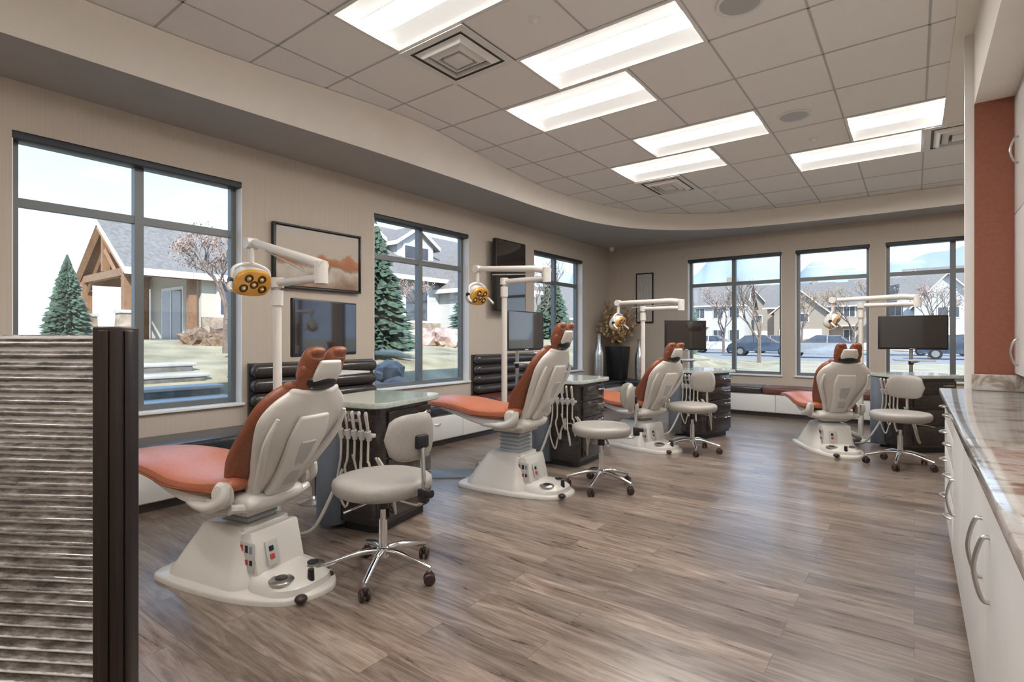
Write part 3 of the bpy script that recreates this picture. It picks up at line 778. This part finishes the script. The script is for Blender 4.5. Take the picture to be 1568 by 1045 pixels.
def rock(b,x,y,z,s):
    bm_=bmesh.new(); bmesh.ops.create_icosphere(bm_,subdivisions=2,radius=1)
    sx,sy,sz=s*random.uniform(.8,1.3),s*random.uniform(.8,1.3),s*random.uniform(.5,.8); o=Vector((random.random()*50,0,0))
    for v in bm_.verts:
        f=1+.45*noise.noise(v.co*1.1+o); v.co=Vector((v.co.x*sx*f,v.co.y*sy*f,v.co.z*sz*f))
    b.bm(bm_,rockM,T(x,y,z,0,0,random.uniform(0,360)))
for i in range(64):
    y=random.choice([random.uniform(3.95,7.0),random.uniform(3.95,6.0),random.uniform(7.5,12.5),random.uniform(-1,1.1)]); x=random.uniform(-8.6,-6.7); rock(b,x,y,hz(x,y)+.12,random.uniform(.2,.40))
b.make('boulder_pile',angle=25)

def gable(b,x0,x1,y0,y1,z0,ze,zr,axis,m,rm,ov=.5):
    b.box(x0,x1,y0,y1,z0,ze,m)
    if axis=='y':
        xm=(x0+x1)/2; h=zr
        for yy in (y0,y1): b.add([(x0,yy,ze),(x1,yy,ze),(xm,yy,h)],[(0,1,2)],m)
        sl=(h-ze)/(x1-xm)
        for sx,xe in ((-1,x0),(1,x1)):
            xo=xe+sx*ov; zo=ze-sl*ov
            a=[(xo,y0-ov,zo),(xm,y0-ov,h),(xm,y1+ov,h),(xo,y1+ov,zo)]
            b.add(a+[(x,y,z+.18) for x,y,z in a],[(0,1,2,3),(4,5,6,7)],rm); b.add(a+[(x,y,z+.18) for x,y,z in a],[(0,1,5,4),(1,2,6,5),(2,3,7,6),(3,0,4,7)],trimM)
    else:
        ym=(y0+y1)/2; h=zr
        for xx in (x0,x1): b.add([(xx,y0,ze),(xx,y1,ze),(xx,ym,h)],[(0,1,2)],m)
        sl=(h-ze)/(y1-ym)
        for sy,ye in ((-1,y0),(1,y1)):
            yo=ye+sy*ov; zo=ze-sl*ov
            a=[(x0-ov,yo,zo),(x0-ov,ym,h),(x1+ov,ym,h),(x1+ov,yo,zo)]
            b.add(a+[(x,y,z+.18) for x,y,z in a],[(0,1,2,3),(4,5,6,7)],rm); b.add(a+[(x,y,z+.18) for x,y,z in a],[(0,1,5,4),(1,2,6,5),(2,3,7,6),(3,0,4,7)],trimM)
def hwinx(b,x,y0,y1,z0,z1):
    b.box(x-.02,x+.06,y0-.1,y1+.1,z0-.1,z1+.1,trimM); b.box(x+.05,x+.08,y0,y1,z0,z1,hwinM); b.box(x+.07,x+.09,(y0+y1)/2-.03,(y0+y1)/2+.03,z0,z1,trimM)
def hwiny(b,y,x0,x1,z0,z1):
    b.box(x0-.1,x1+.1,y-.06,y+.02,z0-.1,z1+.1,trimM); b.box(x0,x1,y-.08,y-.05,z0,z1,hwinM); b.box((x0+x1)/2-.03,(x0+x1)/2+.03,y-.09,y-.07,z0,z1,trimM)
b=MB()
A0,A1=-20.0,-16.2; AE,AR=3.12,4.40
gable(b,A0,A1,6.7,12,.6,AE,AR,'y',sidM,roofM,.35)
xm=(A0+A1)/2; sl=(AR-AE)/(A1-xm)
for sx,xe in ((-1,A0),(1,A1)):
    xo=xe+sx*.35; zo=AE-sl*.35
    a=[(xo,4.75,zo),(xm,4.75,AR),(xm,6.36,AR),(xo,6.36,zo)]
    b.add(a+[(x,y,z+.18) for x,y,z in a],[(0,1,2,3)],timbM); b.add([(x,y,z+.18) for x,y,z in a],[(0,1,2,3)],roofM)
    b.add(a+[(x,y,z+.18) for x,y,z in a],[(0,1,5,4),(3,0,4,7)],trimM)
    b.tube([(xe+sx*.25,4.85,AE-sl*.25-.05),(xm,4.85,AR-.08)],.11,timbM,n=4,sub=1)
    b.tube([(xe-sx*1.0,4.95,AE-.05),(xm,4.95,AR-.65)],.06,timbM,n=4,sub=1)
b.box(A0,A1,4.88,5.05,AE-.22,AE-.02,timbM); b.box(xm-.08,xm+.08,4.88,5.05,AE,AR-.1,timbM)
for x in (A0+.15,A1-.15):
    b.box(x-.12,x+.12,4.85,5.09,1.9,AE-.2,timbM); b.prism(rrect(.55,.55,.02,2),[(.6,1),(1.9,.8)],brickM,T(x,4.97,0)); b.box(x-.26,x+.26,4.71,5.23,1.9,1.98,concM)
    sx=1 if x<xm else -1
    b.tube([(x,4.97,2.5),(x+sx*.5,4.97,AE-.2)],.05,timbM,n=4,sub=1)
    b.box(x-.09,x+.09,6.4,6.6,.9,AE,timbM)
b.box(A1-.15,A1-.0,4.97,6.7,AE-.22,AE-.02,timbM)
gable(b,-26,-17,12,24,.6,4.0,6.7,'y',sid2,roofM,.6)
b.box(A1-.02,A1+.1,6.7,12,.6,1.85,brickM); b.box(-17.02,-16.9,12,24,.6,1.9,brickM)
gable(b,-17.2,-15.2,17,21,.6,3.6,5.6,'x',sid2,roofM,.4)
for y in (7.2,8.7,10.2): hwinx(b,A1,y,y+.9,1.95,2.85)
for y in (12.8,15.0,22.2): hwinx(b,-17,y,y+1.2,2.0,3.3)
hwinx(b,-15.2,18.2,19.8,2.0,3.3)
hwiny(b,6.7,-18.8,-17.4,1.0,2.7)
gable(b,-21,-18.2,12.4,14.6,4.0,5.5,6.2,'x',sid2,roofM,.25); hwinx(b,-18.2,12.8,14.2,4.8,5.4)
gable(b,-21,-18.2,15.6,17.8,4.0,5.5,6.2,'x',sid2,roofM,.25); hwinx(b,-18.2,16.0,17.4,4.8,5.4)
b.make('neighbour_building')
def house(name,x,y,w,d,he,hr,m,rz=0,z0=-.1):
    b=MB()
    gable(b,-w/2,w/2,0,d,0,he,hr,'x',m,roofM,.5)
    gable(b,-w*.42,-w*.02,-1.6,d*.5,0,he*.85,hr*.86,'y',m,roofM,.4)
    b.box(-w*.38,-w*.06,-1.7,-1.55,0,2.4,trimM); b.box(-w*.42,-w*.02,-1.68,-1.58,0,.6,brickM)
    hwiny(b,-1.6,-w*.28,-w*.16,he*.62,he*.8)
    for k in (.08,.24,.38):
        hwiny(b,0,w*k,w*k+1.1,1.0,2.3)
        if he>4.5: hwiny(b,0,w*k,w*k+1.1,3.9,5.1)
    b.box(w*.02,w*.2,-1.2,0,2.7,2.85,trimM)
    b.box(w*.3,w*.3+.8,d*.5-.4,d*.5+.4,he,hr+.9,brickM)
    b.make(name,(x,y,z0),rz)
house('house',-31,44,15,10,3.4,6.2,sidM,25)
house('house',-24,70,14,10,5.6,8.6,sid2,6)
house('house',-8,76,15,10,5.4,8.4,sid3,-3)
house('house',6,72,14,10,5.6,9.2,sid2,-4)
house('house',-17,92,14,10,6,10,sid3,4)
house('house',-1,96,14,10,6,10.5,sid2,0)
house('house',-42,62,14,10,5.6,8.8,sid3,15)

def bare_tree(name,x,y,z,h,leaves,seed,lm,ls=1):
    random.seed(seed); b=MB()
    def br(p,d,l,r,dep):
        e=p+d*l; mid=p+d*l*.5+Vector((random.uniform(-1,1),random.uniform(-1,1),0))*l*.06
        b.tube([tuple(p),tuple(mid),tuple(e)],[r,r*.8,r*.62],twigM,n=5 if dep<2 else 3,sub=1)
        if dep>=5:
            for _ in range(leaves):
                q=e+Vector((random.uniform(-1,1),random.uniform(-1,1),random.uniform(-1,1)))*.12*h/4
                s=random.uniform(.025,.05)*h/4*ls
                b.add([(0,0,0),(s,s*.5,0),(s*1.6,0,0),(s,-s*.5,0)],[(0,1,2,3)],lm,T(q.x,q.y,q.z,random.uniform(0,360),random.uniform(0,360),0))
            return
        for i in range(3):
            a=random.uniform(0,6.28); sp=random.uniform(.35,.75)
            nd=(d+Vector((math.cos(a)*sp,math.sin(a)*sp,random.uniform(-.05,.3)))).normalized()
            br(p+d*l*random.uniform(.65,1),nd,l*random.uniform(.6,.80),r*.58,dep+1)
    br(Vector((0,0,0)),Vector((.02,.01,1)),h*.28,h*.017,0)
    b.make(name,(x,y,z))
def pine(x,y,z,h,r,seed):
    random.seed(seed); b=MB(); b.cyl(.06*h/3,.03,-.1,h*.4,twigM,n=8)
    NB=900
    for i in range(NB):
        t=(i/NB); a=i*2.399963+random.uniform(-.2,.2); zc=h*(.05+.93*t); rr=(r*(1-t)**.85+.03)*random.uniform(.7,1.12)
        w=rr*.16+.035*h/3; dr=.09*h/3
        M=T(0,0,zc,0,0,math.degrees(a))
        b.add([(0,0,dr*1.4),(rr*.45,w*.5,dr*.5),(rr*.8,w*.42,-dr*.6),(rr,0,-dr*.4),(rr*.8,-w*.42,-dr*.6),(rr*.45,-w*.5,dr*.5),(rr*.5,0,dr*1.3)],
              [(0,1,6),(1,2,6),(2,3,6),(3,4,6),(4,5,6),(5,0,6)],pineM,M)
    b.make('evergreen_tree',(x,y,z),angle=10)
bare_tree('bare_tree',-11.0,5.0,.95,3.6,9,3,leafP)
bare_tree('bare_tree',-14.5,13.4,1.1,3.4,3,5,leafP)
bare_tree('bare_tree',-9.8,14.2,.8,4.2,1,8,leafP)
bare_tree('bare_tree',-15.5,31,-.1,5.5,1,11,leafG)
bare_tree('bare_tree',-6.5,30,-.1,6.5,0,12,leafG)
bare_tree('bare_tree',-12,43.5,-.1,7.5,2,13,leafP)
bare_tree('bare_tree',-3.4,44.5,-.1,7.5,2,14,leafG)
bare_tree('bare_tree',.8,44.5,-.1,7,2,15,leafP)
bare_tree('bare_tree',-9,60,-.1,8,2,16,leafG)
bare_tree('bare_tree',4.5,59,-.1,8,2,17,leafP)
pine(-12.3,2.80,1.0,1.75,.45,1); pine(-9.9,7.75,.85,3.3,1.05,2); pine(-13.0,15.2,1.0,4.6,1.4,3); pine(-12.9,36,-.1,4.2,1.3,4); pine(-22,34,-.1,7,2,5); pine(-19.5,56,-.1,8,2.2,6)
random.seed(21)
def clump(name,cs,m):
    b=MB()
    for x,y,z,s,h in cs:
        bm_=bmesh.new(); bmesh.ops.create_icosphere(bm_,subdivisions=3,radius=1); o=Vector((random.random()*50,0,0))
        for v in bm_.verts:
            f=1+.5*noise.noise(v.co*4+o); v.co=Vector((v.co.x*s*f,v.co.y*s*f,v.co.z*h*f))
        b.bm(bm_,m,T(x,y,z))
    b.make(name,angle=10)
clump('hedge_row',[(-13.1+random.uniform(-.2,.2),5.4+.42*i,1.12,.40,.34) for i in range(14)],hedgeM)
clump('hedge_row',[(-12.4+random.uniform(-.3,.3),11.6+.7*i,1.15,.6,.42) for i in range(4)],leafP)
clump('shrub_row',[(-28+1.7*i,63.5,.2,.9,.8) for i in range(24)],hedgeM)
def car(x,y,m,rz=0):
    b=MB()
    body=[(-2.2,.35),(-2.22,.75),(-2.0,.92),(-1.2,.98),(.85,.98),(1.9,.82),(2.2,.62),(2.22,.35)]
    R=[]
    for yy,s_ in ((-.88,.96),(-.84,1),(.84,1),(.88,.96)): R.append([(px*s_,yy,pz) for px,pz in body])
    b.loft(R,m)
    cab=[(-1.75,.95),(-1.2,1.42),(.1,1.48),(.95,.97)]
    b.loft([[(px,-.76,pz) if pz<1 else (px*.95,-.62,pz) for px,pz in cab],[(px,.76,pz) if pz<1 else (px*.95,.62,pz) for px,pz in cab]],hwinM)
    b.loft([[(px,yy,pz) for px,pz in ((-1.18,1.41),(.08,1.47),(.0,1.50),(-1.1,1.45))] for yy in (-.63,.63)],m)
    for px in (-.5,): 
        for sy in (-1,1): b.tube([(px,sy*.77,.97),(px,sy*.63,1.46)],.04,m,n=4,sub=1)
    for px in (-1.38,1.38):
        for sy in (-1,1):
            b.lathe([(.001,-.11),(.33,-.11),(.34,-.08),(.34,.08),(.33,.11),(.001,.11)],blackM,T(px,sy*.80,.33,90),n=20)
            b.lathe([(.001,-.115),(.2,-.115),(.2,.115),(.001,.115)],steelM,T(px,sy*.80,.33,90),n=14)
    b.make('car',(x,y,-.05),rz)
car(-8.6,41,carB,5); car(-4.9,39.5,carS,180); car(2.4,41.5,carB,0); car(-13.4,46.5,carW,0); car(-1.0,49,carW,0); car(-9.1,49,carS,0); car(4.2,49,carS,0); car(-17.5,48,carB,0)
random.seed(4)
b=MB(); vs=[];nx=90
for j in range(5):
    for i in range(nx+1):
        x=-420+i*8; t=j/4
        h=(70+38*noise.noise(Vector((x*.011,3,0)))+14*noise.noise(Vector((x*.05,7,0)))+5*noise.noise(Vector((x*.15,9,0))))
        vs.append((x,500+60*t+6*noise.noise(Vector((x*.06,t*3,1))),-1+max(0,h)*(t if j<4 else 1)+ (4*noise.noise(Vector((x*.08,t*5,2))) if 0<j<4 else 0)))
b.add(vs,[(j*(nx+1)+i,j*(nx+1)+i+1,(j+1)*(nx+1)+i+1,(j+1)*(nx+1)+i) for j in range(4) for i in range(nx)],mtnM)
b.make('mountain_ridge',angle=60)

# ------------------------------------------------------------------ world & lights
w=bpy.data.worlds.new('World'); SC.world=w; w.use_nodes=True; nt=w.node_tree
bg=nt.nodes['Background']
tc=N(nt,'ShaderNodeTexCoord'); sp=N(nt,'ShaderNodeSeparateXYZ'); nt.links.new(tc.outputs['Generated'],sp.inputs[0])
c=ramp(nt,sp.outputs['Z'],[(0,(.80,.89,1.0)),(.12,(.60,.77,.98)),(.35,(.42,.62,.92)),(1,(.26,.48,.86))])
nt.links.new(c,bg.inputs['Color']); bg.inputs['Strength'].default_value=.95
sun=bpy.data.lights.new('sun','SUN'); sun.energy=3.4; sun.angle=.01; sun.color=(1,.94,.86)
so=bpy.data.objects.new('sun',sun); so.rotation_euler=Vector((-.62,.55,-.62)).to_track_quat('-Z','Y').to_euler(); COL.objects.link(so)

cam=bpy.data.cameras.new('camera'); cam.sensor_width=36; cam.lens=36*812/1568; cam.shift_y=-.0035; cam.clip_end=2000; cam.clip_start=.02
co=bpy.data.objects.new('camera',cam); co.location=(0,0,1.27); co.rotation_euler=(rad(90),0,rad(37.18)); COL.objects.link(co); SC.camera=co
SC.view_settings.view_transform='Standard'
SC.view_settings.exposure=1.15
